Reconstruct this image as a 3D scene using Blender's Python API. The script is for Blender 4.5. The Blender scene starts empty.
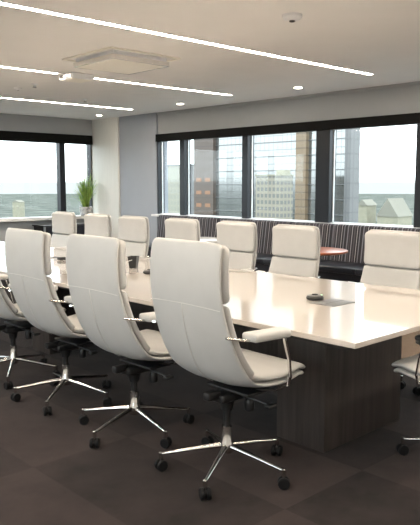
import bpy, bmesh, math, random
from mathutils import Vector, Matrix
random.seed(7)
S = bpy.context.scene
COL = S.collection
PI = math.pi

# ------------------------------------------------------------------ camera
cam_data = bpy.data.cameras.new('camera')
cam_data.sensor_fit = 'HORIZONTAL'
cam_data.sensor_width = 36.0
cam_data.lens = 36.0 * 676 / 420
cam_data.clip_start = 0.05
cam_data.clip_end = 9000
cam = bpy.data.objects.new('camera', cam_data)
COL.objects.link(cam)
cam.location = (0, 0, 1.5)
cam.rotation_euler = (math.radians(90 - 6.71), 0, math.atan2(0.7285, 0.6845) - PI / 2)
S.camera = cam

# ------------------------------------------------------------------ exposure, world, sun
S.view_settings.view_transform = 'Standard'
S.view_settings.look = 'None'
S.view_settings.gamma = 1.0
S.view_settings.use_curve_mapping = False
S.view_settings.exposure = 0.33

SKY = 4.0
world = bpy.data.worlds.new('sky')
S.world = world
world.use_nodes = True
wn = world.node_tree
wn.nodes.clear()
w_out = wn.nodes.new('ShaderNodeOutputWorld')
w_bg = wn.nodes.new('ShaderNodeBackground')
w_tc = wn.nodes.new('ShaderNodeTexCoord')
w_sep = wn.nodes.new('ShaderNodeSeparateXYZ')
w_ramp = wn.nodes.new('ShaderNodeValToRGB')
w_ramp.color_ramp.elements[0].position = 0.0
w_ramp.color_ramp.elements[0].color = (0.225, 0.238, 0.242, 1)
w_ramp.color_ramp.elements[1].position = 0.5
w_ramp.color_ramp.elements[1].color = (0.95, 0.98, 1.0, 1)
e = w_ramp.color_ramp.elements.new(0.0006)
e.color = (0.24, 0.25, 0.255, 1)
e = w_ramp.color_ramp.elements.new(0.005)
e.color = (0.92, 0.97, 1.0, 1)
wn.links.new(w_tc.outputs['Generated'], w_sep.inputs[0])
wn.links.new(w_sep.outputs['Z'], w_ramp.inputs[0])
wn.links.new(w_ramp.outputs[0], w_bg.inputs[0])
w_bg.inputs[1].default_value = SKY
wn.links.new(w_bg.outputs[0], w_out.inputs[0])

STRIP = 60.0      # radiance of the recessed line lights
DOWN = 30.0        # radiance of the small downlights


# ------------------------------------------------------------------ materials
def mat(name, color, rough=0.5, metal=0.0, spec=None, coat=0.0, sheen=0.0):
    m = bpy.data.materials.new(name)
    m.use_nodes = True
    b = m.node_tree.nodes['Principled BSDF']
    b.inputs['Base Color'].default_value = (*color, 1)
    b.inputs['Roughness'].default_value = rough
    b.inputs['Metallic'].default_value = metal
    if spec is not None:
        b.inputs['Specular IOR Level'].default_value = spec
    if coat:
        b.inputs['Coat Weight'].default_value = coat
        b.inputs['Coat Roughness'].default_value = 0.05
    if sheen:
        b.inputs['Sheen Weight'].default_value = sheen
        b.inputs['Sheen Roughness'].default_value = 0.5
    return m


def nd(m, t, **kw):
    n = m.node_tree.nodes.new(t)
    for k, v in kw.items():
        setattr(n, k, v)
    return n


def lk(m, a, b):
    m.node_tree.links.new(a, b)


def noise_color(m, c1, c2, scale, detail=4, stretch=None, lo=0.3, hi=0.7):
    b = m.node_tree.nodes['Principled BSDF']
    tc = nd(m, 'ShaderNodeTexCoord')
    mp = nd(m, 'ShaderNodeMapping')
    if stretch:
        mp.inputs['Scale'].default_value = stretch
    n = nd(m, 'ShaderNodeTexNoise')
    n.inputs['Scale'].default_value = scale
    n.inputs['Detail'].default_value = detail
    r = nd(m, 'ShaderNodeValToRGB')
    r.color_ramp.elements[0].position = lo
    r.color_ramp.elements[1].position = hi
    r.color_ramp.elements[0].color = (*c1, 1)
    r.color_ramp.elements[1].color = (*c2, 1)
    lk(m, tc.outputs['Object'], mp.inputs[0])
    lk(m, mp.outputs[0], n.inputs['Vector'])
    lk(m, n.outputs['Fac'], r.inputs[0])
    lk(m, r.outputs[0], b.inputs['Base Color'])
    return n


def add_bump(m, scale, strength, dist=0.002):
    b = m.node_tree.nodes['Principled BSDF']
    tc = nd(m, 'ShaderNodeTexCoord')
    n = nd(m, 'ShaderNodeTexNoise')
    n.inputs['Scale'].default_value = scale
    bp = nd(m, 'ShaderNodeBump')
    bp.inputs['Strength'].default_value = strength
    bp.inputs['Distance'].default_value = dist
    lk(m, tc.outputs['Object'], n.inputs['Vector'])
    lk(m, n.outputs['Fac'], bp.inputs['Height'])
    lk(m, bp.outputs[0], b.inputs['Normal'])


def emit(name, color, strength):
    m = bpy.data.materials.new(name)
    m.use_nodes = True
    b = m.node_tree.nodes['Principled BSDF']
    b.inputs['Base Color'].default_value = (0.8, 0.8, 0.8, 1)
    b.inputs['Emission Color'].default_value = (*color, 1)
    b.inputs['Emission Strength'].default_value = strength
    return m


M = {}
M['leather'] = mat('white_leather', (0.70, 0.655, 0.60), 0.42)
noise_color(M['leather'], (0.485, 0.478, 0.465), (0.51, 0.503, 0.49), 9)
add_bump(M['leather'], 260, 0.10, 0.001)
M['seam'] = mat('leather_stitching', (0.60, 0.58, 0.55), 0.6)
M['chrome'] = mat('chrome', (0.72, 0.71, 0.70), 0.14, 1.0)
M['black'] = mat('black_plastic', (0.012, 0.012, 0.013), 0.4)
M['rubber'] = mat('black_rubber', (0.006, 0.006, 0.007), 0.6, spec=0.25)
M['tabletop'] = mat('white_lacquer', (0.66, 0.60, 0.55), 0.07, spec=0.8, coat=0.6)
M['tabledge'] = mat('white_edge_band', (0.80, 0.79, 0.79), 0.25)
M['ceiling'] = mat('ceiling_paint', (0.82, 0.79, 0.76), 0.8)
noise_color(M['ceiling'], (0.88, 0.87, 0.86), (0.90, 0.89, 0.88), 3)
M['soffit'] = mat('grey_paint', (0.42, 0.43, 0.44), 0.7)
noise_color(M['soffit'], (0.38, 0.40, 0.42), (0.40, 0.42, 0.44), 3)
M['wall_blue'] = mat('blue_grey_paint', (0.36, 0.39, 0.45), 0.6)
noise_color(M['wall_blue'], (0.33, 0.36, 0.41), (0.35, 0.38, 0.43), 3)
M['column'] = mat('cream_grey_wallpaper', (0.60, 0.59, 0.55), 0.6)
noise_color(M['column'], (0.74, 0.74, 0.71), (0.79, 0.79, 0.76), 5, stretch=(9, 9, 0.5))
M['backwall'] = mat('warm_white_paint', (0.60, 0.58, 0.55), 0.7)
noise_color(M['backwall'], (0.72, 0.71, 0.69), (0.74, 0.73, 0.71), 3)
M['frame'] = mat('dark_window_frame', (0.010, 0.010, 0.012), 0.4, spec=0.25)
M['mullion'] = mat('anodised_mullion', (0.018, 0.021, 0.027), 0.28, 0.3)
M['shade'] = mat('black_shade_cassette', (0.004, 0.004, 0.004), 0.6, spec=0.15)
M['alu'] = mat('pale_aluminium', (0.75, 0.78, 0.80), 0.3, 0.4)
M['sill'] = mat('white_sill', (0.80, 0.80, 0.80), 0.35)
M['navy'] = mat('navy_leather', (0.010, 0.012, 0.020), 0.32)
M['redwood'] = mat('cherry_veneer', (0.30, 0.085, 0.04), 0.3)
noise_color(M['redwood'], (0.24, 0.065, 0.03), (0.36, 0.11, 0.05), 6, stretch=(1, 8, 1))
M['palelaminate'] = mat('pale_laminate', (0.72, 0.70, 0.67), 0.15)
M['leaf'] = mat('grass_leaf', (0.10, 0.22, 0.03), 0.45)
noise_color(M['leaf'], (0.14, 0.28, 0.04), (0.38, 0.54, 0.12), 14)
M['pot'] = mat('silver_glazed_pot', (0.62, 0.62, 0.62), 0.25, 0.3)
noise_color(M['pot'], (0.35, 0.35, 0.36), (0.75, 0.75, 0.75), 16, lo=0.4, hi=0.6)
M['soil'] = mat('soil', (0.05, 0.035, 0.02), 0.9)
M['steel'] = mat('brushed_steel', (0.42, 0.42, 0.42), 0.35, 0.9)
M['hatch'] = mat('satin_grey_metal', (0.16, 0.16, 0.165), 0.5, 0.5)
M['white'] = mat('white_plastic', (0.88, 0.89, 0.92), 0.4)
M['panel'] = mat('cream_panel', (0.93, 0.90, 0.82), 0.45)
M['strip'] = emit('line_light_diffuser', (1.0, 0.865, 0.70), STRIP)
M['down'] = emit('downlight_lens', (1.0, 0.86, 0.66), DOWN)
M['greenled'] = emit('green_led', (0.1, 0.9, 0.3), 0.5)

# dark grained veneer of the table pedestals
M['veneer'] = mat('dark_grained_veneer', (0.03, 0.025, 0.022), 0.42)
noise_color(M['veneer'], (0.030, 0.024, 0.023), (0.060, 0.050, 0.046), 5, 6, stretch=(7, 7, 0.35))

# carpet tiles, 0.615 x 1.22 m, each in its own tone
mc = mat('carpet', (0.05, 0.04, 0.04), 0.95, spec=0.15, sheen=0.05)
M['carpet'] = mc
b = mc.node_tree.nodes['Principled BSDF']
tc = nd(mc, 'ShaderNodeTexCoord')
sp = nd(mc, 'ShaderNodeSeparateXYZ')
lk(mc, tc.outputs['Object'], sp.inputs[0])


def math_node(m, op, a, bv):
    n = nd(m, 'ShaderNodeMath', operation=op)
    for i, v in enumerate((a, bv)):
        if v is None:
            continue
        if isinstance(v, (int, float)):
            n.inputs[i].default_value = v
        else:
            lk(m, v, n.inputs[i])
    return n.outputs[0]


cx = math_node(mc, 'FLOOR', math_node(mc, 'DIVIDE', math_node(mc, 'SUBTRACT', sp.outputs['X'], 1.67), 0.62), None)
cy = math_node(mc, 'FLOOR', math_node(mc, 'DIVIDE', math_node(mc, 'SUBTRACT', sp.outputs['Y'], 1.93), 1.22), None)
cb = nd(mc, 'ShaderNodeCombineXYZ')
lk(mc, cx, cb.inputs[0])
lk(mc, cy, cb.inputs[1])
wnz = nd(mc, 'ShaderNodeTexWhiteNoise')
lk(mc, cb.outputs[0], wnz.inputs['Vector'])
# checker alternation plus a little randomness
par = math_node(mc, 'PINGPONG', math_node(mc, 'ADD', cx, cy), 1.0)
tone = math_node(mc, 'ADD', math_node(mc, 'MULTIPLY', par, 0.65), math_node(mc, 'MULTIPLY', wnz.outputs['Value'], 0.35))
n1 = nd(mc, 'ShaderNodeTexNoise')
n1.inputs['Scale'].default_value = 4
n1.inputs['Detail'].default_value = 9
n1.inputs['Roughness'].default_value = 0.65
lk(mc, tc.outputs['Object'], n1.inputs['Vector'])
tot = math_node(mc, 'ADD', math_node(mc, 'MULTIPLY', tone, 0.45), math_node(mc, 'MULTIPLY', n1.outputs['Fac'], 0.95))
cr = nd(mc, 'ShaderNodeValToRGB')
cr.color_ramp.elements[0].position = 0.2
cr.color_ramp.elements[0].color = (0.004, 0.003, 0.003, 1)
cr.color_ramp.elements[1].position = 0.9
cr.color_ramp.elements[1].color = (0.036, 0.026, 0.025, 1)
lk(mc, tot, cr.inputs[0])
# tan tone along the banquette: warm light and sheen painted into the carpet
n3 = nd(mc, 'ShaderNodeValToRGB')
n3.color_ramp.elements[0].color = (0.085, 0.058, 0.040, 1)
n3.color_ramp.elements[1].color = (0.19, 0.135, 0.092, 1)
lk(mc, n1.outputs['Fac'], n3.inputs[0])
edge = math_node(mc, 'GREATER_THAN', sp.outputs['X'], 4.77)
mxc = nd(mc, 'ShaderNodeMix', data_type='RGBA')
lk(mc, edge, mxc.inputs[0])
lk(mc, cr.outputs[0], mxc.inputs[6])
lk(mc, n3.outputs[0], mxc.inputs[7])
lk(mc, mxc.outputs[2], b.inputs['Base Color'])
n2 = nd(mc, 'ShaderNodeTexNoise')
n2.inputs['Scale'].default_value = 400
bp = nd(mc, 'ShaderNodeBump')
bp.inputs['Strength'].default_value = 0.4
bp.inputs['Distance'].default_value = 0.003
lk(mc, tc.outputs['Object'], n2.inputs['Vector'])
lk(mc, n2.outputs['Fac'], bp.inputs['Height'])
lk(mc, bp.outputs[0], b.inputs['Normal'])

# vertical stripes of the banquette backs
ms = mat('striped_upholstery', (0.05, 0.05, 0.05), 0.8)
M['stripe'] = ms
b = ms.node_tree.nodes['Principled BSDF']
tc = nd(ms, 'ShaderNodeTexCoord')
sp = nd(ms, 'ShaderNodeSeparateXYZ')
lk(ms, tc.outputs['Object'], sp.inputs[0])
fr = math_node(ms, 'FRACT', math_node(ms, 'DIVIDE', sp.outputs['Y'], 0.24), None)
cr = nd(ms, 'ShaderNodeValToRGB')
cr.color_ramp.interpolation = 'CONSTANT'
bands = [(0.0, 'd'), (0.16, 'g'), (0.22, 'd'), (0.34, 'w'), (0.37, 'd'), (0.47, 'b'), (0.56, 'd'), (0.66, 'l'), (0.70, 'd'),
         (0.80, 'b'), (0.85, 'd'), (0.92, 'g')]
tones = {'d': (0.018, 0.018, 0.026), 'g': (0.17, 0.17, 0.20), 'w': (0.50, 0.48, 0.50), 'b': (0.075, 0.065, 0.075), 'l': (0.32, 0.31, 0.34)}
els = cr.color_ramp.elements
els[0].position = 0
els[0].color = (*tones['d'], 1)
els[1].position = bands[1][0]
els[1].color = (*tones[bands[1][1]], 1)
for p, k in bands[2:]:
    x = els.new(p)
    x.color = (*tones[k], 1)
lk(ms, fr, cr.inputs[0])
lk(ms, cr.outputs[0], b.inputs['Base Color'])

# window glass: clear, a weak mirror
mg = bpy.data.materials.new('window_glass')
M['glass'] = mg
mg.use_nodes = True
mg.node_tree.nodes.clear()
o_ = nd(mg, 'ShaderNodeOutputMaterial')
mx = nd(mg, 'ShaderNodeMixShader')
tr = nd(mg, 'ShaderNodeBsdfTransparent')
tr.inputs[0].default_value = (0.93, 0.96, 0.96, 1)
gl = nd(mg, 'ShaderNodeBsdfGlossy')
gl.inputs['Roughness'].default_value = 0.02
fz = nd(mg, 'ShaderNodeLayerWeight')
fz.inputs[0].default_value = 0.5
pw = math_node(mg, 'POWER', fz.outputs['Facing'], 3.5)
lk(mg, math_node(mg, 'ADD', math_node(mg, 'MULTIPLY', pw, 0.35), 0.03), mx.inputs[0])
lk(mg, tr.outputs[0], mx.inputs[1])
lk(mg, gl.outputs[0], mx.inputs[2])
lk(mg, mx.outputs[0], o_.inputs[0])


def facade(name, wall, pane, wy, wz, gap, metal=0.0, rough=0.3, offset=(0, 0)):
    """wall with a grid of windows: pane size wy x wz with `gap` as fraction of wall between"""
    m = mat(name, wall, rough, metal)
    b = m.node_tree.nodes['Principled BSDF']
    tc = nd(m, 'ShaderNodeTexCoord')
    sp = nd(m, 'ShaderNodeSeparateXYZ')
    lk(m, tc.outputs['Object'], sp.inputs[0])
    hor = math_node(m, 'ADD', sp.outputs['X'], sp.outputs['Y'])
    fy = math_node(m, 'FRACT', math_node(m, 'DIVIDE', math_node(m, 'ADD', hor, offset[0]), wy), None)
    fz_ = math_node(m, 'FRACT', math_node(m, 'DIVIDE', math_node(m, 'ADD', sp.outputs['Z'], offset[1]), wz), None)
    a = math_node(m, 'GREATER_THAN', fy, gap[0])
    c = math_node(m, 'GREATER_THAN', fz_, gap[1])
    f = math_node(m, 'MULTIPLY', a, c)
    mix = nd(m, 'ShaderNodeMix', data_type='RGBA')
    mix.inputs[6].default_value = (*wall, 1)
    mix.inputs[7].default_value = (*pane, 1)
    lk(m, f, mix.inputs[0])
    lk(m, mix.outputs[2], b.inputs['Base Color'])
    return m


M['curtain'] = facade('glass_curtain_wall', (0.19, 0.20, 0.20), (0.29, 0.30, 0.30), 1.6, 1.9, (0.08, 0.10), 0.8, 0.12)
M['greyfacade'] = facade('grey_panel_facade', (0.12, 0.125, 0.13), (0.15, 0.155, 0.16), 3.2, 3.6, (0.12, 0.12))
M['palefacade'] = facade('pale_facade', (0.27, 0.27, 0.22), (0.24, 0.245, 0.21), 3.0, 3.4, (0.3, 0.3))
M['beige'] = facade('beige_office_facade', (0.24, 0.225, 0.18), (0.13, 0.135, 0.13), 1.25, 1.55, (0.35, 0.42))
M['stone'] = facade('brown_stone', (0.060, 0.045, 0.040), (0.085, 0.062, 0.05), 2.1, 1.9, (0.06, 0.12))
M['tan'] = facade('tan_stone', (0.12, 0.09, 0.06), (0.20, 0.145, 0.09), 2.2, 1.9, (0.05, 0.18))
M['litwin'] = emit('lit_office_window', (0.95, 0.40, 0.14), 0.26)
M['litwin'].node_tree.nodes['Principled BSDF'].inputs['Base Color'].default_value = (0.10, 0.06, 0.04, 1)
M['housewhite'] = mat('pale_render', (0.62, 0.60, 0.50), 0.7)
noise_color(M['housewhite'], (0.22, 0.22, 0.17), (0.28, 0.27, 0.20), 0.4)
M['land'] = mat('treetops_and_streets', (0.2, 0.26, 0.2), 1.0, spec=0.0)
noise_color(M['land'], (0.062, 0.075, 0.066), (0.15, 0.16, 0.15), 0.018, 8, lo=0.35, hi=0.68)
M['roadpale'] = mat('pale_roofs', (0.19, 0.19, 0.16), 0.9)


# ------------------------------------------------------------------ mesh helpers
def box(bm, x0, x1, y0, y1, z0, z1, bev=0.0, rot=None):
    g = bmesh.ops.create_cube(bm, size=1.0)
    vs = g['verts']
    mtx = Matrix.Translation(((x0 + x1) / 2, (y0 + y1) / 2, (z0 + z1) / 2)) @ Matrix.Diagonal((x1 - x0, y1 - y0, z1 - z0, 1))
    bmesh.ops.transform(bm, matrix=mtx, verts=vs)
    if bev:
        es = list({e for v in vs for e in v.link_edges})
        r = bmesh.ops.bevel(bm, geom=es, offset=bev, segments=3, profile=0.5, affect='EDGES')
        vs = list({v for f in r['faces'] for v in f.verts} | {v for v in vs if v.is_valid})
    if rot is not None:
        bmesh.ops.transform(bm, matrix=rot, verts=vs)
    return vs


def tube(bm, pts, r, n=10, flat=None):
    """a rod along pts; r a number or one per point; flat=(w,h) squashes the section (sideways, up)"""
    pts = [Vector(p) for p in pts]
    rings = []
    for i, p in enumerate(pts):
        t = (pts[min(i + 1, len(pts) - 1)] - pts[max(i - 1, 0)]).normalized()
        up = Vector((0, 0, 1)) if abs(t.z) < 0.95 else Vector((1, 0, 0))
        s = t.cross(up).normalized()
        u = s.cross(t).normalized()
        rr = r[i] if isinstance(r, (list, tuple)) else r
        fw, fh = flat if flat else (1, 1)
        rings.append([bm.verts.new(p + s * math.cos(2 * PI * k / n) * rr * fw + u * math.sin(2 * PI * k / n) * rr * fh) for k in range(n)])
    for a, c in zip(rings, rings[1:]):
        for k in range(n):
            bm.faces.new((a[k], a[(k + 1) % n], c[(k + 1) % n], c[k]))
    bm.faces.new(rings[0][::-1])
    bm.faces.new(rings[-1])


def lathe(bm, prof, n=24, center=(0, 0, 0), axis='Z', caps=True):
    cx, cy, cz = center
    rings = []
    for r, h in prof:
        ring = []
        for k in range(n):
            a = 2 * PI * k / n
            c, s = math.cos(a) * r, math.sin(a) * r
            if axis == 'Z':
                v = (cx + c, cy + s, cz + h)
            elif axis == 'X':
                v = (cx + h, cy + c, cz + s)
            else:
                v = (cx + c, cy + h, cz + s)
            ring.append(bm.verts.new(v))
        rings.append(ring)
    for a, c in zip(rings, rings[1:]):
        for k in range(n):
            bm.faces.new((a[k], a[(k + 1) % n], c[(k + 1) % n], c[k]))
    if caps:
        bm.faces.new(rings[0][::-1])
        bm.faces.new(rings[-1])


def prism(bm, poly, z0, z1):
    lo = [bm.verts.new((x, y, z0)) for x, y in poly]
    hi = [bm.verts.new((x, y, z1)) for x, y in poly]
    n = len(poly)
    for k in range(n):
        bm.faces.new((lo[k], lo[(k + 1) % n], hi[(k + 1) % n], hi[k]))
    bm.faces.new(lo[::-1])
    bm.faces.new(hi)


def obj(name, bm, m, parent=None, smooth=True, angle=38):
    bmesh.ops.recalc_face_normals(bm, faces=bm.faces)
    me = bpy.data.meshes.new(name)
    bm.to_mesh(me)
    bm.free()
    if m is not None:
        me.materials.append(m)
    if smooth:
        me.shade_smooth()
        me.set_sharp_from_angle(angle=math.radians(angle))
    o = bpy.data.objects.new(name, me)
    COL.objects.link(o)
    o.parent = parent
    return o


def new():
    return bmesh.new()


def bxo(name, dims, m, parent=None, bev=0.0):
    bm = new()
    box(bm, *dims, bev=bev)
    return obj(name, bm, m, parent)


def tag(o, label, cat, group=None, kind=None):
    o['label'] = label
    o['category'] = cat
    if group:
        o['group'] = group
    if kind:
        o['kind'] = kind
    return o


def thing(name, label, cat, loc=(0, 0, 0), rz=0, group=None):
    o = bpy.data.objects.new(name, None)
    o.empty_display_size = 0.1
    COL.objects.link(o)
    o.location = loc
    o.rotation_euler = (0, 0, rz)
    return tag(o, label, cat, group)


def struct(o):
    o['kind'] = 'structure'
    return o


def children(o):
    return [c for c in list(COL.objects) if c.parent == o]


KIDS = {}


def copy_tree(o, kids, parent=None):
    c = o.copy()
    COL.objects.link(c)
    c.parent = parent
    for ch in kids.get(o.name, []):
        copy_tree(ch, kids, c)
    return c


def kid_map():
    d = {}
    for o in COL.objects:
        if o.parent:
            d.setdefault(o.parent.name, []).append(o)
    return d


# ------------------------------------------------------------------ the room
X0, X1 = -1.6, 7.75          # x runs away from the camera towards the banquette windows
Y0, Y1 = -1.6, 11.65         # y runs along the table towards the far left windows
CZ = 2.75

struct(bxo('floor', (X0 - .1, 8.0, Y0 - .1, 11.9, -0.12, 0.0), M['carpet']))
struct(bxo('ceiling', (X0 - .1, 7.85, Y0 - .1, 11.9, CZ, CZ + 0.15), M['ceiling']))
bm = new()
box(bm, X0 - .15, X0, Y0 - .15, 11.9, 0, 0.90)
box(bm, X0 - .15, X0, Y0 - .15, 11.9, 2.40, CZ)
box(bm, X0 - .15, X0, Y0 - .15, 0.0, 0.90, 2.40)
box(bm, X0 - .15, X0, 9.0, 11.9, 0.90, 2.40)
struct(obj('wall_near', bm, M['backwall']))
for k in range(6):  # unseen windows, added behind the camera to bring daylight onto the chair backs
    r = bpy.data.objects.new('window_%d' % (k + 21), None)
    COL.objects.link(r)
    r.location = (X0 - .08, 0.75 + 1.5 * k, 0.90)
    struct(r)
    bm = new()
    for sg in (-1, 1):
        box(bm, -0.06, 0.05, sg * .725 - .025, sg * .725 + .025, 0, 1.5)
    box(bm, -0.06, 0.05, -.7, .7, 0, 0.05)
    box(bm, -0.06, 0.05, -.7, .7, 1.45, 1.5)
    obj('window_frame', bm, M['mullion'], r)
    bxo('window_pane', (-0.006, 0.006, -.7, .7, 0.05, 1.45), M['glass'], r)
struct(bxo('wall_end', (X0, 7.95, Y0 - .15, Y0, 0, CZ), M['backwall']))

# banquette window wall
nodes = [9.64, 8.96, 7.45, 5.93, 4.42, 2.93, 1.43, -0.07, Y0]
bm = new()
box(bm, 7.78, 8.0, Y0, 9.64, 2.36, CZ + .15)
box(bm, 7.78, 8.0, Y0, 9.64, 0, 0.90)
struct(obj('wall_right', bm, M['soffit']))
struct(bxo('trim_1', (7.755, 7.80, Y0, 9.64, 2.715, CZ), M['soffit']))
struct(bxo('wall_corner', (7.735, 8.0, 9.64, 10.77, 0, CZ + .15), M['wall_blue']))
struct(bxo('wall_column', (7.70, 8.0, 10.77, 11.9, 0, CZ + .15), M['column']))
for k in range(len(nodes) - 1):
    ya, yb = nodes[k + 1], nodes[k]
    r = bpy.data.objects.new('window_%d' % (k + 1), None)
    COL.objects.link(r)
    r.location = (7.8, (ya + yb) / 2, 0.90)
    struct(r)
    h = (yb - ya) / 2
    z1 = 1.46
    wl = (0.12 if abs(nodes[k + 1] - 5.93) < .01 else 0.06)      # half mullion at low-y side
    wr = (0.12 if abs(nodes[k] - 5.93) < .01 else 0.06) if k else 0.02
    bm = new()
    box(bm, -0.05, 0.10, -h, -h + wl, 0, z1)
    box(bm, -0.05, 0.10, h - wr, h, 0, z1)
    obj('window_frame', bm, M['mullion'], r)
    bm = new()
    box(bm, 0.0, 0.10, -h + wl, h - wr, z1 - .12, z1)
    obj('window_rail', bm, M['frame'], r)
    bxo('lower_rail', (0.0, 0.10, -h + wl, h - wr, 0.0, 0.05), M['alu'], r)
    bm = new()
    box(bm, 0.035, 0.06, -h + wl, -h + wl + .014, 0.05, z1 - .12)
    box(bm, 0.035, 0.06, h - wr - .014, h - wr, 0.05, z1 - .12)
    obj('glazing_stop', bm, M['alu'], r)
    bxo('window_pane', (0.042, 0.054, -h + wl + .002, h - wr - .002, 0.04, z1 - .11), M['glass'], r)
    bxo('shade_cassette', (-0.085, -0.052, -h, h, z1 - .125, z1 + .005), M['shade'], r)
struct(bxo('trim_2', (7.60, 7.79, Y0, 9.64, 0.905, 0.940), M['sill']))

# far left window wall
lx = [7.69, 7.02, 5.50, 4.00, 2.50, 1.00]
bm = new()
box(bm, X0, 7.95, 11.65, 11.9, 2.43, CZ + .15)
box(bm, X0, 7.95, 11.65, 11.9, 0, 0.80)
box(bm, X0, 1.0, 11.65, 11.9, 0.80, 2.43)
struct(obj('wall_left', bm, M['soffit']))
for k in range(len(lx) - 1):
    xa, xb = lx[k + 1], lx[k]
    r = bpy.data.objects.new('window_%d' % (k + 11), None)
    COL.objects.link(r)
    r.location = ((xa + xb) / 2, 11.72, 0.80)
    struct(r)
    h = (xb - xa) / 2
    z1 = 1.63
    wa = 0.06
    wb = 0.06 if k else 0.02
    bm = new()
    box(bm, -h, -h + wa, -0.05, 0.08, 0, z1)
    box(bm, h - wb, h, -0.05, 0.08, 0, z1)
    obj('window_frame', bm, M['mullion'], r)
    bm = new()
    box(bm, -h + wa, h - wb, 0, 0.08, z1 - .12, z1)
    obj('window_rail', bm, M['frame'], r)
    bxo('lower_rail', (-h + wa, h - wb, 0, 0.08, 0.0, 0.05), M['alu'], r)
    bxo('window_pane', (-h + wa + .002, h - wb - .002, 0.04, 0.052, 0.04, z1 - .11), M['glass'], r)
    bxo('shade_cassette', (-h, h, -0.10, -0.062, z1 - .17, z1 + .01), M['shade'], r)
struct(bxo('trim_3', (1.0, 7.69, 11.48, 11.73, 0.80, 0.855), M['sill']))

# ------------------------------------------------------------------ ceiling fittings
strips = [
    (4.57, -1.2, 6.85, 'longest and nearest white recessed line light, crossing the top of the view'),
    (7.00, -1.2, 4.17, 'left piece of the middle line light, ending at the small ceiling unit'),
    (7.00, 4.60, 6.98, 'right piece of the middle line light, beyond the small ceiling unit'),
    (9.50, -1.2, 7.10, 'farthest and lowest recessed line light, nearest the left windows'),
    (2.13, -1.2, 6.98, 'recessed line light over the head of the table'),  # out of view, added to light the near end of the room
    (-0.30, -1.2, 6.98, 'recessed line light behind the camera'),  # out of view, added for light on the chair backs
]
for yc, xa, xb, lab in strips:
    t = thing('line_light', lab, 'ceiling light', ((xa + xb) / 2, yc, CZ), 0, 'recessed line lights')
    h = (xb - xa) / 2
    bxo('diffuser', (-h, h, -0.032, 0.032, -0.004, 0.0), M['strip'], t)
    bm = new()
    box(bm, -h - .008, h + .008, -0.042, -0.032, -0.006, 0.0)
    box(bm, -h - .008, h + .008, 0.032, 0.042, -0.006, 0.0)
    box(bm, -h - .008, -h, -0.032, 0.032, -0.006, 0.0)
    box(bm, h, h + .008, -0.032, 0.032, -0.006, 0.0)
    obj('trim_ring', bm, M['white'], t)

for x, y, lab in [(7.25, 10.72, 'small round downlight in front of the pale column'),
                  (7.15, 8.30, 'small round downlight right of the end of the middle line light'),
                  (7.08, 5.84, 'small round downlight left of the tip of the longest line light'),
                  (7.08, 3.40, 'small round downlight to the right of the longest line light'),
                  (7.08, 0.95, 'small round downlight over the right end of the banquette')]:
    t = thing('downlight', lab, 'ceiling light', (x, y, CZ), 0, 'downlights along the window side')
    bm = new()
    lathe(bm, [(0.052, 0), (0.072, 0), (0.072, -0.003), (0.052, -0.005)], 28)
    obj('trim_ring', bm, M['white'], t)
    bm = new()
    lathe(bm, [(0.050, 0.0), (0.050, -0.008), (0.03, -0.012)], 28)
    obj('lens', bm, M['down'], t)

# big square plaque diffuser hanging just below the ceiling
t = thing('ceiling_diffuser', 'large square cream air diffuser panel hung just under the ceiling', 'air vent', (4.16, 5.74, CZ))
bm = new()
for s in (1, -1):
    box(bm, -0.42, 0.42, s * 0.42 - .015, s * 0.42 + .015, -0.012, 0)
    box(bm, s * 0.42 - .015, s * 0.42 + .015, -0.405, 0.405, -0.012, 0)
obj('outer_frame', bm, M['panel'], t)
bm = new()
box(bm, -0.325, 0.325, -0.325, 0.325, -0.068, 0)
obj('neck', bm, M['white'], t)
bxo('plaque', (-0.33, 0.33, -0.33, 0.33, -0.085, -0.068), M['panel'], t, 0.003)
bm = new()
for s in (1, -1):
    box(bm, -0.345, 0.345, s * 0.338 - .007, s * 0.338 + .007, -0.084, -0.040)
    box(bm, s * 0.338 - .007, s * 0.338 + .007, -0.331, 0.331, -0.084, -0.040)
obj('edge_trim', bm, M['chrome'], t)

t = thing('ceiling_unit', 'small square white ceiling box sitting in the gap of the middle line light', 'ceiling fitting', (4.385, 6.93, CZ))
bxo('housing', (-0.15, 0.15, -0.15, 0.15, -0.065, 0), M['white'], t, 0.012)
bxo('face_plate', (-0.13, 0.13, -0.13, 0.13, -0.071, -0.065), M['panel'], t, 0.003)
bm = new()
for i in range(3):
    box(bm, -0.156, -0.15, -0.12 + i * .085, -0.05 + i * .085, -0.05, -0.015)
obj('side_vent', bm, M['steel'], t)

t = thing('smoke_detector', 'white domed smoke detector alone above the longest line light', 'smoke detector', (4.04, 3.40, CZ))
bm = new()
lathe(bm, [(0.0755, 0), (0.0755, -0.018), (0.062, -0.034), (0.03, -0.042), (0.005, -0.044)], 30)
obj('housing', bm, M['white'], t)
bm = new()
lathe(bm, [(0.022, -0.040), (0.022, -0.050), (0.01, -0.054)], 16)
obj('sensor', bm, M['black'], t)

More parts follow.
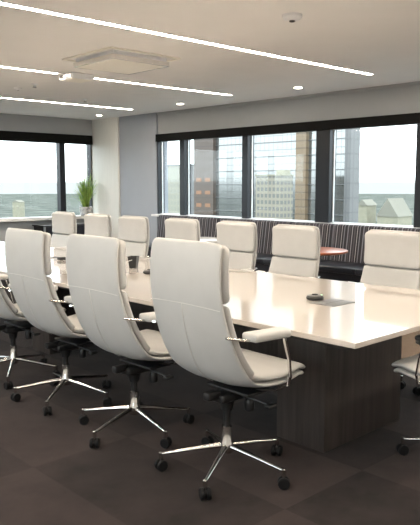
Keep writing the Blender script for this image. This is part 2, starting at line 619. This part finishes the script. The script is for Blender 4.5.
for x, y, lab in [(4.40, 7.94, 'chrome sprinkler head beside the white one near the left edge'),
                  (5.72, 8.82, 'tiny sprinkler head between the two left line lights')]:
    t = thing('sprinkler', lab, 'sprinkler', (x, y, CZ), 0, 'ceiling sprinklers')
    bm = new()
    lathe(bm, [(0.045, 0), (0.045, -0.006), (0.014, -0.010), (0.012, -0.035)], 20)
    obj('escutcheon', bm, M['white'], t)
    bm = new()
    lathe(bm, [(0.008, -0.035), (0.026, -0.045), (0.026, -0.049)], 16)
    tube(bm, [(0.012, 0, -0.03), (0.018, 0, -0.04), (0.014, 0, -0.047)], 0.003, 6)
    tube(bm, [(-0.012, 0, -0.03), (-0.018, 0, -0.04), (-0.014, 0, -0.047)], 0.003, 6)
    obj('deflector', bm, M['steel'], t)
t = thing('ceiling_sensor', 'small white round sensor at the left edge, left of the sprinklers', 'sensor', (4.42, 8.42, CZ))
bm = new()
lathe(bm, [(0.05, 0), (0.05, -0.010), (0.035, -0.024), (0.01, -0.030)], 22)
obj('housing', bm, M['white'], t)
bm = new()
lathe(bm, [(0.012, -0.028), (0.010, -0.035)], 12)
obj('lens', bm, M['steel'], t)

# ------------------------------------------------------------------ conference table
TX0 = 2.665
def far_x(y):
    return 4.40 - (y - 1.86) * 0.056
TY0, TY1 = 1.825, 8.9
tab = thing('conference_table', 'long glossy white conference table on dark wood pedestals', 'table', (3.45, 5.2, 0))
poly = [(TX0, TY0), (far_x(TY0), TY0), (far_x(TY1), TY1), (TX0, TY1)]
poly = [(x - 3.45, y - 5.2) for x, y in poly]
bm = new()
prism(bm, poly, 0.712, 0.74)
bmesh.ops.bevel(bm, geom=list(bm.edges), offset=0.003, segments=2, affect='EDGES')
obj('tabletop', bm, M['tabletop'], tab)
bm = new()
cxm = sum(p[0] for p in poly) / 4
cym = sum(p[1] for p in poly) / 4
inner = [(cxm + (x - cxm) * 0.92, cym + (y - cym) * 0.975) for x, y in poly]
prism(bm, inner, 0.682, 0.712)
obj('underframe', bm, M['black'], tab)
for ya, yb in ((2.21, 2.56), (5.2, 5.5), (8.2, 8.5)):
    bxo('pedestal', (2.95 - 3.45, 3.735 - 3.45, ya - 5.2, yb - 5.2, 0, 0.682), M['veneer'], tab, 0.002)
bxo('modesty_panel', (3.34 - 3.45, 3.38 - 3.45, 2.51 - 5.2, 8.2 - 5.2, 0.25, 0.682), M['veneer'], tab)
for i, (hx, hy) in enumerate(((3.49, 2.57), (3.49, 4.2), (3.49, 6.1))):
    bm = new()
    box(bm, hx - 3.45 - .12, hx - 3.45 + .12, hy - 5.2 - .095, hy - 5.2 + .095, 0.7395, 0.7425, bev=0.0012)
    h_ = obj('cable_hatch', bm, M['hatch'], tab)
    bm = new()
    box(bm, hx - 3.45 - .118, hx - 3.45 + .118, hy - 5.2 - .003, hy - 5.2 + .003, 0.7424, 0.7432)
    obj('hatch_slot', bm, M['black'], h_)

# things lying on the table
def puck(x, y, lab, rz=0):
    t = thing('speaker_puck', lab, 'conference speaker', (x, y, 0.7405), rz, 'conference pucks')
    bm = new()
    lathe(bm, [(0.045, 0), (0.056, 0.006), (0.058, 0.016), (0.050, 0.027), (0.028, 0.032), (0.004, 0.033)], 30)
    obj('body', bm, M['black'], t)
    bm = new()
    lathe(bm, [(0.02, 0.030), (0.020, 0.036), (0.012, 0.038)], 20)
    obj('button', bm, M['rubber'], t)
    bm = new()
    box(bm, -0.006, 0.006, -0.050, -0.038, 0.0285, 0.032)
    obj('indicator', bm, M['greenled'], t)
    return t


puck(3.50, 2.72, 'round black conference puck beside the steel cable hatch near the table head', 0.8)
puck(3.50, 4.47, 'black conference puck lying right of the tapered black cup', 0.3)

t = thing('pen_cup', 'small tapered black cup standing on the table between chairs', 'cup', (3.64, 4.88, 0.7405), 0.6)
bm = new()
v0 = [(-0.030, -0.030), (0.030, -0.030), (0.030, 0.030), (-0.030, 0.030)]
rings = []
for s, z in ((1, 0), (1.42, 0.105), (1.28, 0.105), (0.9, 0.01)):
    rings.append([bm.verts.new((x * s, y * s, z)) for x, y in v0])
for a, c in zip(rings, rings[1:]):
    for k in range(4):
        bm.faces.new((a[k], a[(k + 1) % 4], c[(k + 1) % 4], c[k]))
bm.faces.new(rings[0][::-1])
bm.faces.new(rings[-1])
obj('body', bm, M['black'], t, smooth=False)
bm = new()
tube(bm, [(-0.043, 0, 0.075), (-0.10, 0.03, 0.066), (-0.13, 0.05, 0.01)], 0.004, 8)
obj('handle', bm, M['steel'], t)

t = thing('cable', 'short cable with black plug lying on the table, between the two left near chairs', 'cable', (3.45, 5.85, 0.7435))
bm = new()
tube(bm, [(0.02, 0.02, 0.008), (-0.02, 0.12, 0.006), (-0.10, 0.26, 0.006), (-0.16, 0.40, 0.006)], 0.005, 8)
obj('cord', bm, M['steel'], t)
bm = new()
box(bm, 0.0, 0.06, -0.035, 0.035, 0.0, 0.03, bev=0.006)
obj('plug', bm, M['black'], t)


# ------------------------------------------------------------------ the office chairs
PATH = [(-0.300, 1.235), (-0.314, 1.155), (-0.318, 1.06), (-0.313, 0.965), (-0.299, 0.86), (-0.275, 0.76), (-0.242, 0.665), (-0.196, 0.580),
        (-0.134, 0.522), (-0.050, 0.492), (0.060, 0.481), (0.160, 0.484), (0.230, 0.494), (0.280, 0.502), (0.312, 0.490)]


def catmull(pts, n=12):
    P = [Vector((p[0], p[1])) for p in pts]
    P = [P[0] * 2 - P[1]] + P + [P[-1] * 2 - P[-2]]
    out = []
    for i in range(1, len(P) - 2):
        for k in range(n):
            t = k / n
            a, b_, c, d = P[i - 1:i + 3]
            out.append(0.5 * ((2 * b_) + (-a + c) * t + (2 * a - 5 * b_ + 4 * c - d) * t * t + (-a + 3 * b_ - 3 * c + d) * t ** 3))
    out.append(P[-2])
    return out


DENSE = catmull(PATH)
ARC = [0.0]
for a_, b_ in zip(DENSE, DENSE[1:]):
    ARC.append(ARC[-1] + (b_ - a_).length)
LEN = ARC[-1]


def at_arc(s):
    s = max(0, min(LEN, s))
    for i in range(len(ARC) - 1):
        if ARC[i + 1] >= s:
            f = (s - ARC[i]) / max(1e-9, ARC[i + 1] - ARC[i])
            p = DENSE[i].lerp(DENSE[i + 1], f)
            t = (DENSE[min(i + 2, len(DENSE) - 1)] - DENSE[max(i - 1, 0)]).normalized()
            return p, t
    return DENSE[-1], (DENSE[-1] - DENSE[-2]).normalized()


def wrap_at(s):
    # how far the side edges come forward of the centre line
    return 0.008 + 0.030 * max(0, 1 - abs(s - 0.66) / 0.40)


def half_w(s):
    # half width of the shell along its length
    f = s / LEN
    if f < 0.25:
        return 0.250 + 0.006 * f / 0.25
    if f < 0.6:
        return 0.256 + 0.026 * (f - 0.25) / 0.35
    return 0.282 - 0.020 * (f - 0.6) / 0.4


def loft(bm, s0, s1, n0, n1, wscale=1.0, rcorner=0.05, rend=0.012, N=34, K=36, crown=0.0, e=5.0, nfun=None):
    """padded slab following the seat-and-back curve between arc lengths s0 and s1, n0..n1 in front of it"""
    rings = []
    ss = [0.0, 0.0015, 0.004, 0.009, 0.018, 0.03, 0.05]
    L = s1 - s0
    ss = [x for x in ss if x < L * 0.3]
    mid = [ss[-1] + (L - 2 * ss[-1]) * k / N for k in range(1, N)]
    stations = ss + mid + [L - x for x in reversed(ss)]
    for d in stations:
        s = s0 + d
        p, t = at_arc(s)
        n = Vector((-t.y, t.x))
        dm = min(d, L - d)
        w = half_w(s) * wscale
        if dm < rcorner:
            w -= rcorner - math.sqrt(max(0, rcorner ** 2 - (rcorner - dm) ** 2))
        th = 1.0
        if dm < rend:
            th = math.sqrt(max(0.0, 1 - ((rend - dm) / rend) ** 2))
            th = 0.25 + 0.75 * th
        a, c = n0, n1
        if nfun:
            c = nfun(d / L)
        mid_n = (a + c) / 2
        hn = (c - a) / 2 * th
        ring = []
        for k in range(K):
            ang = 2 * PI * k / K + PI / K
            cc, sn = math.cos(ang), math.sin(ang)
            yy = w * math.copysign(abs(cc) ** (2 / e), cc)
            ee = 2.6
            nn = hn * math.copysign(abs(sn) ** (2 / ee), sn)
            q = yy / (half_w(s))
            off = mid_n + nn + wrap_at(s) * q * q
            if sn > 0:
                off += crown * (1 - q * q) * math.sin(PI * d / L)
            ring.append(bm.verts.new((p.x + n.x * off, yy, p.y + n.y * off)))
        rings.append(ring)
    for a, c in zip(rings, rings[1:]):
        for k in range(K):
            bm.faces.new((a[k], a[(k + 1) % K], c[(k + 1) % K], c[k]))
    bm.faces.new(rings[0][::-1])
    bm.faces.new(rings[-1])


def seam_pts(s_list, q_list, off):
    out = []
    for s, q in zip(s_list, q_list):
        p, t = at_arc(s)
        n = Vector((-t.y, t.x))
        o = off + wrap_at(s) * q * q
        out.append((p.x + n.x * o, q * half_w(s), p.y + n.y * o))
    return out


def make_chair(label):
    t = thing('office_chair', label, 'chair', (0, 0, 0), 0, None)
    bm = new()
    loft(bm, 0.0, LEN, 0.0, 0.034, 1.0, 0.04, 0.014, N=60)
    sh = obj('shell', bm, M['leather'], t, angle=60)
    bm = new()
    qs = [-0.97 + 1.94 * k / 20 for k in range(21)]
    tube(bm, seam_pts([0.318 - 0.012 * (1 - q * q) for q in qs], qs, 0.0005), 0.0018, 6)
    ss = [0.306 + (0.80 - 0.306) * k / 24 for k in range(25)]
    tube(bm, seam_pts(ss, [0.0] * 25, 0.0005), 0.0018, 6)
    obj('seam', bm, M['seam'], sh)
    bm = new()
    loft(bm, 0.005, 0.300, 0.028, 0.094, 1.0, 0.04, 0.014, crown=0.004)
    obj('headrest', bm, M['leather'], t, angle=60)
    bm = new()
    loft(bm, 0.305, 0.770, 0.028, 0.080, 0.99, 0.02, 0.014, crown=0.004)
    obj('back_cushion', bm, M['leather'], t, angle=60)
    bm = new()
    loft(bm, 0.800, LEN - 0.003, 0.028, 0.070, 0.985, 0.03, 0.03, crown=0.008)
    obj('seat_cushion', bm, M['leather'], t, angle=60)
    for sgn in (1, -1):
        y = sgn * 0.296
        bm = new()
        path = [(-0.268, sgn * 0.264, 0.795), (-0.22, sgn * 0.282, 0.785), (-0.16, y, 0.774), (-0.06, y, 0.764), (0.05, y, 0.758), (0.090, y, 0.755),
                (0.103, y, 0.743), (0.113, y, 0.71), (0.140, y, 0.63), (0.160, sgn * 0.288, 0.535), (0.155, sgn * 0.275, 0.490), (0.14, sgn * 0.20, 0.450), (0.10, sgn * 0.10, 0.437)]
        tube(bm, path, 0.008, 10, flat=(1.5, 0.8))
        a = obj('arm_frame', bm, M['chrome'], t)
        bm = new()
        box(bm, -0.155, 0.105, y - .048, y + .048, 0.760, 0.802, bev=0.015)
        for v in bm.verts:
            v.co.z += -0.04 * (v.co.x + 0.03)
        obj('arm_pad', bm, M['leather'], a, angle=70)
    # tilt mechanism
    bm = new()
    box(bm, -0.08, 0.13, -0.050, 0.050, 0.385, 0.432, bev=0.014)
    box(bm, -0.15, -0.06, -0.022, 0.022, 0.410, 0.450, bev=0.008)
    box(bm, 0.00, 0.16, -0.15, 0.15, 0.428, 0.444, bev=0.006)
    lathe(bm, [(0.030, 0.335), (0.040, 0.385)], 20, (0, 0, 0))
    mc_ = obj('tilt_mechanism', bm, M['black'], t)
    bm = new()
    tube(bm, [(0.05, -0.045, 0.41), (0.06, -0.16, 0.405), (0.07, -0.225, 0.395)], 0.006, 8)
    box(bm, 0.045, 0.10, -0.255, -0.215, 0.384, 0.400, bev=0.006)
    obj('lever', bm, M['black'], mc_)
    bm = new()
    lathe(bm, [(0.020, 0.0), (0.024, 0.01), (0.024, 0.055), (0.018, 0.065)], 16, (0.09, -0.075, 0.325))
    tube(bm, [(0.09, -0.075, 0.38), (0.09, -0.055, 0.41)], 0.010, 8)
    obj('tension_knob', bm, M['black'], mc_)
    bm = new()
    lathe(bm, [(0.019, 0.225), (0.019, 0.345)], 18)
    obj('gas_lift', bm, M['black'], t)
    bm = new()
    lathe(bm, [(0.030, 0.105), (0.036, 0.115), (0.036, 0.155), (0.027, 0.172), (0.025, 0.245), (0.018, 0.247)], 20)
    hub = obj('base_hub', bm, M['chrome'], t)
    t['_phase'] = 0
    return t


chair0 = make_chair('x')
BASE = []
for k in range(5):
    a = k * 2 * PI / 5
    ca, sa = math.cos(a), math.sin(a)
    bm = new()
    pts, rr = [], []
    for i in range(9):
        f = i / 8
        d = 0.022 + f * 0.325
        z = 0.142 - 0.050 * f ** 1.1
        pts.append((d * ca, d * sa, z))
        rr.append(0.019 - 0.010 * f)
    tube(bm, pts, rr, 10, flat=(0.9, 0.75))
    l = obj('base_leg', bm, M['chrome'], chair0)
    # castor at the end of the leg
    r = 0.345
    bm = new()
    phi = a + 0.6
    for s in (-1, 1):
        lathe(bm, [(0.012, -0.009), (0.026, -0.010), (0.0300, -0.005), (0.0300, 0.005), (0.026, 0.010), (0.012, 0.009)], 20, (0, s * 0.016, 0), axis='Y')
    lathe(bm, [(0.020, -0.006), (0.020, 0.006)], 12, (0, 0, 0), axis='Y')
    bmesh.ops.transform(bm, matrix=Matrix.Translation((r * ca, r * sa, 0.0305)) @ Matrix.Rotation(phi, 4, 'Z'), verts=bm.verts)
    c = obj('castor', bm, M['rubber'], chair0)
    bm = new()
    lathe(bm, [(0.007, 0.048), (0.007, 0.062), (0.011, 0.064), (0.012, 0.098), (0.008, 0.101)], 14, (r * ca, r * sa, 0))
    obj('castor_stem', bm, M['chrome'], c)
del chair0['_phase']

near = [
    (2.39, 2.415, 0.0, -8, 'cream leather high-back office chair nearest the camera, back turned, at the near table corner'),
    (2.395, 3.22, 0.01, 48, 'high-back cream chair seen from behind, second from the front on the near side'),
    (2.41, 4.03, 0.0, 2, 'high-back cream chair seen from behind, third from the front on the near side'),
    (2.41, 4.80, 0.0, 20, 'near-side cream chair cut off by the left edge of the view'),
]
far = [
    (4.43, 2.88, 0.0, 'far-side cream chair at the right edge of the view, right of the red-brown round table'),
    (4.41, 3.86, 0.0, 'far-side cream chair behind the steel cable hatch, left of the red-brown table'),
    (4.45, 4.64, 0.0, 'far-side cream chair directly right of the nearest chair headrest'),
    (4.43, 5.43, 0.0, 'far-side cream chair whose top shows just above the nearest chair'),
    (4.36, 6.19, 0.0, 'far-side cream chair in front of the blue-grey wall, behind the black cup'),
    (4.38, 6.94, 0.0, 'far-side cream chair in front of the pale column, under the plant'),
    (4.38, 7.72, 0.0, 'farthest cream chair, in front of the left windows beside the black cabinet'),
]
spots = []
for x, y, r, ph, lab in near:
    spots.append((x, y, r, ph, lab, 'high-back chairs along the near side of the table', {3.22: -0.025, 4.03: -0.03, 4.80: -0.03}.get(y, 0.0)))
for i, (x, y, r, lab) in enumerate(far):
    spots.append((x, y, PI + r, (i * 31) % 72, lab, 'high-back chairs along the far side of the table', -0.105))
spots.append((4.46, 2.10, PI, 15, 'far-side cream chair mostly past the right edge, seen under the table corner', 'high-back chairs along the far side of the table', -0.105))
spots.append((3.36, 1.57, PI / 2, 18, 'cream office chair at the head of the table, only its seat front in view', None, -0.01))

KM = kid_map()
base_meshes = {}
for i, (x, y, r, ph, lab, grp, hz) in enumerate(spots):
    c = chair0 if i == 0 else copy_tree(chair0, KM)
    c.location = (x, y, 0)
    c.rotation_euler = (0, 0, r)
    c['label'] = lab
    if grp:
        c['group'] = grp
    kids = [o for o in COL.objects if o.parent == c]
    for o in kids:
        if o.name.startswith(('base_leg', 'castor')):
            o.rotation_euler = (0, 0, math.radians(ph) - (r if i < 4 else 0))
        elif hz and not o.name.startswith('base_hub'):
            # seat set a little lower on its gas lift
            o.location.z = max(hz, -0.09) if o.name.startswith('gas_lift') else hz

# ------------------------------------------------------------------ banquette along the window
ban = thing('banquette', 'long banquette with striped upholstered back and navy seat under the windows', 'bench', (7.1, 4.0, 0))
YB0, YB1 = -1.3, 9.15
bm = new()
box(bm, -0.28, 0.34, YB0 - 4, YB1 - 4, 0.06, 0.40)
obj('plinth', bm, M['navy'], ban)
n = 14
wseg = (YB1 - YB0) / n
for i in range(n):
    ya = YB0 + i * wseg - 4
    bm = new()
    box(bm, -0.34, 0.24, ya + .004, ya + wseg - .004, 0.40, 0.475, bev=0.018)
    obj('seat_pad', bm, M['navy'], ban, angle=60)
    # back pad leaning towards the window
    bm = new()
    vs = box(bm, 0.20, 0.33, ya + .003, ya + wseg - .003, 0.455, 0.955, bev=0.03)
    for v in bm.verts:
        v.co.x += (v.co.z - 0.47) * 0.14
        q = (v.co.y - (ya + wseg / 2)) / (wseg / 2)
        v.co.x += 0.02 * q * q - 0.02
    obj('back_pad', bm, M['stripe'], ban, angle=60)


def round_table(x, y, m, lab):
    t = thing('round_table', lab, 'table', (x, y, 0), 0, None)
    bm = new()
    lathe(bm, [(0.37, 0.690), (0.40, 0.700), (0.40, 0.718), (0.396, 0.72)], 48)
    obj('tabletop', bm, m, t)
    bm = new()
    lathe(bm, [(0.035, 0.03), (0.035, 0.66), (0.16, 0.69)], 20)
    obj('column', bm, M['steel'], t)
    bm = new()
    lathe(bm, [(0.26, 0), (0.26, 0.012), (0.05, 0.032)], 36)
    obj('foot', bm, M['steel'], t)


round_table(6.30, 4.93, M['redwood'], 'round red-brown wooden cafe table standing in front of the banquette')
round_table(6.35, 7.02, M['palelaminate'], 'round cafe table with shiny pale top by the banquette, left of the red-brown one')

# ------------------------------------------------------------------ left end of the room
t = thing('cabinet', 'low black cabinet with silver edge under the left windows', 'cabinet', (6.72, 11.28, 0))
bxo('body', (-0.45, 0.45, -0.22, 0.22, 0.04, 0.70), M['black'], t, 0.004)
for s in (-1, 1):
    bxo('side_post', (s * .468 - .016, s * .468 + .016, -0.225, -0.195, 0, 0.715), M['steel'], t)
bxo('top_panel', (-0.484, 0.484, -0.225, 0.225, 0.702, 0.722), M['black'], t)
bxo('door', (-0.44, -0.005, -0.232, -0.221, 0.06, 0.69), M['navy'], t)
bxo('door', (0.005, 0.44, -0.232, -0.221, 0.06, 0.69), M['navy'], t)

t = thing('potted_grass', 'green grass plant in a mottled silver pot on the left window sill', 'plant', (7.46, 11.56, 0.856))
bm = new()
lathe(bm, [(0.10, 0), (0.115, 0.01), (0.135, 0.17), (0.135, 0.175), (0.125, 0.175), (0.12, 0.15)], 28)
obj('pot', bm, M['pot'], t)
bm = new()
lathe(bm, [(0.121, 0.145), (0.121, 0.155)], 20)
obj('soil', bm, M['soil'], t)
bm = new()
rnd = random.Random(3)
for i in range(190):
    a = rnd.uniform(0, 2 * PI)
    r0 = rnd.uniform(0, 0.06)
    lean = rnd.uniform(0.02, 0.26) * (1 if rnd.random() < .85 else 1.15)
    hgt = rnd.uniform(0.36, 0.80) * (1.0 - lean * 0.9)
    wd = rnd.uniform(0.006, 0.011)
    ca, sa = math.cos(a), math.sin(a)
    tw = rnd.uniform(0, PI)
    side = Vector((math.cos(tw), math.sin(tw), 0))
    prev = None
    for k in range(6):
        f = k / 5
        p = Vector((ca * (r0 + lean * f ** 1.8), sa * (r0 + lean * f ** 1.8) * 0.62, 0.15 + hgt * f - 0.04 * f * f * lean * 4))
        w_ = wd * (1 - f) ** 0.6 + 0.0006
        cur = (bm.verts.new(p - side * w_), bm.verts.new(p + side * w_ + Vector((0, 0, 0.001))))
        if prev:
            bm.faces.new((prev[0], prev[1], cur[1], cur[0]))
        prev = cur
fo = obj('grass_blades', bm, M['leaf'], t)
md = fo.modifiers.new('thick', 'SOLIDIFY')
md.thickness = 0.0015

# ------------------------------------------------------------------ the city outside, 60 m below
bm = new()
lathe(bm, [(4000, -61.0), (4000, -60.0)], 96)
g = obj('ground', bm, M['land'], None, smooth=False)
struct(g)

GZ = -60.0
t = thing('glass_tower', 'tall glass curtain-walled tower with brown stone piers filling the middle windows', 'building', (140, 127, GZ))
# local y = world y - 127, facade plane x = 0
bxo('curtain_wall', (0.0, 5, -27.2, 19.4, 0, 100), M['curtain'], t)
bm = new()
for z in range(0, 26):
    box(bm, -0.25, 0.0, -27.2, 19.4, z * 3.8 + 0.2, z * 3.8 + 0.36)
obj('floor_band', bm, M['greyfacade'], t)
pr = bxo('stone_pier', (-1.2, 5, 19.4, 27.9, 0, 100), M['stone'], t)
bm = new()
for z in range(12, 17):
    for q in (0, 1):
        box(bm, -1.26, -1.2, 20.6 + q * 3.9, 22.9 + q * 3.9, z * 3.8 + 1.1, z * 3.8 + 2.2)
obj('lit_window', bm, M['litwin'], pr)
bxo('stone_pier', (-1.2, 0, -15.4, -12.0, 0, 100), M['tan'], t)
bxo('corner_pier', (-0.8, 3, -29.0, -27.2, 0, 100), M['greyfacade'], t)

t = thing('office_block', 'lower grey office block seen left of the brown stone pier', 'building', (260, 292, GZ))
bxo('wall', (0, 40, -16, 2.0, 0, 71.5), M['greyfacade'], t)
bxo('side_wing', (-0.5, 40, 2.0, 23.3, 0, 71.5), M['palefacade'], t)
bxo('roof_parapet', (-0.8, 40, -16.4, 23.7, 71.5, 72.3), M['greyfacade'], t)

t = thing('beige_office_building', 'beige building with rows of small windows in front of the glass tower', 'building', (122, 109.3, GZ))
bxo('wall', (0, 4, -4.2, 4.2, 0, 63.2), M['beige'], t)
bxo('roof_house', (1, 3.5, -3.8, -1.5, 63.2, 64.6), M['housewhite'], t)
bxo('roof_parapet', (-0.2, 4.2, -4.4, 4.4, 63.2, 63.5), M['housewhite'], t)


def gable(x, y, w, d, h, rh, rz, lab, nm='house'):
    t = thing(nm, lab, 'building', (x, y, GZ), rz, None)
    bxo('wall', (-d / 2, d / 2, -w / 2, w / 2, 0, h), M['housewhite'], t)
    bm = new()
    a = [bm.verts.new((-d / 2 - .5, s * (w / 2 + .5), h)) for s in (-1, 1)] + [bm.verts.new((-d / 2 - .5, 0, h + rh))]
    c = [bm.verts.new((d / 2 + .5, s * (w / 2 + .5), h)) for s in (-1, 1)] + [bm.verts.new((d / 2 + .5, 0, h + rh))]
    bm.faces.new(a)
    bm.faces.new(c[::-1])
    for k in range(3):
        bm.faces.new((a[k], a[(k + 1) % 3], c[(k + 1) % 3], c[k]))
    obj('roof', bm, M['roadpale'], t, smooth=False)


gable(300, 184, 11, 16, 45, 9, 0.1, 'tall pale gabled building seen through the rightmost window')  # lampshade reflection in the glass, built as a solid gabled shape
gable(300, 200.5, 5.5, 10, 50, 3, 0.1, 'narrow pale building left of the gabled one in the rightmost window')
gable(470, 905, 12, 12, 34, 3, 0.4, 'small distant pale building seen through the left windows')
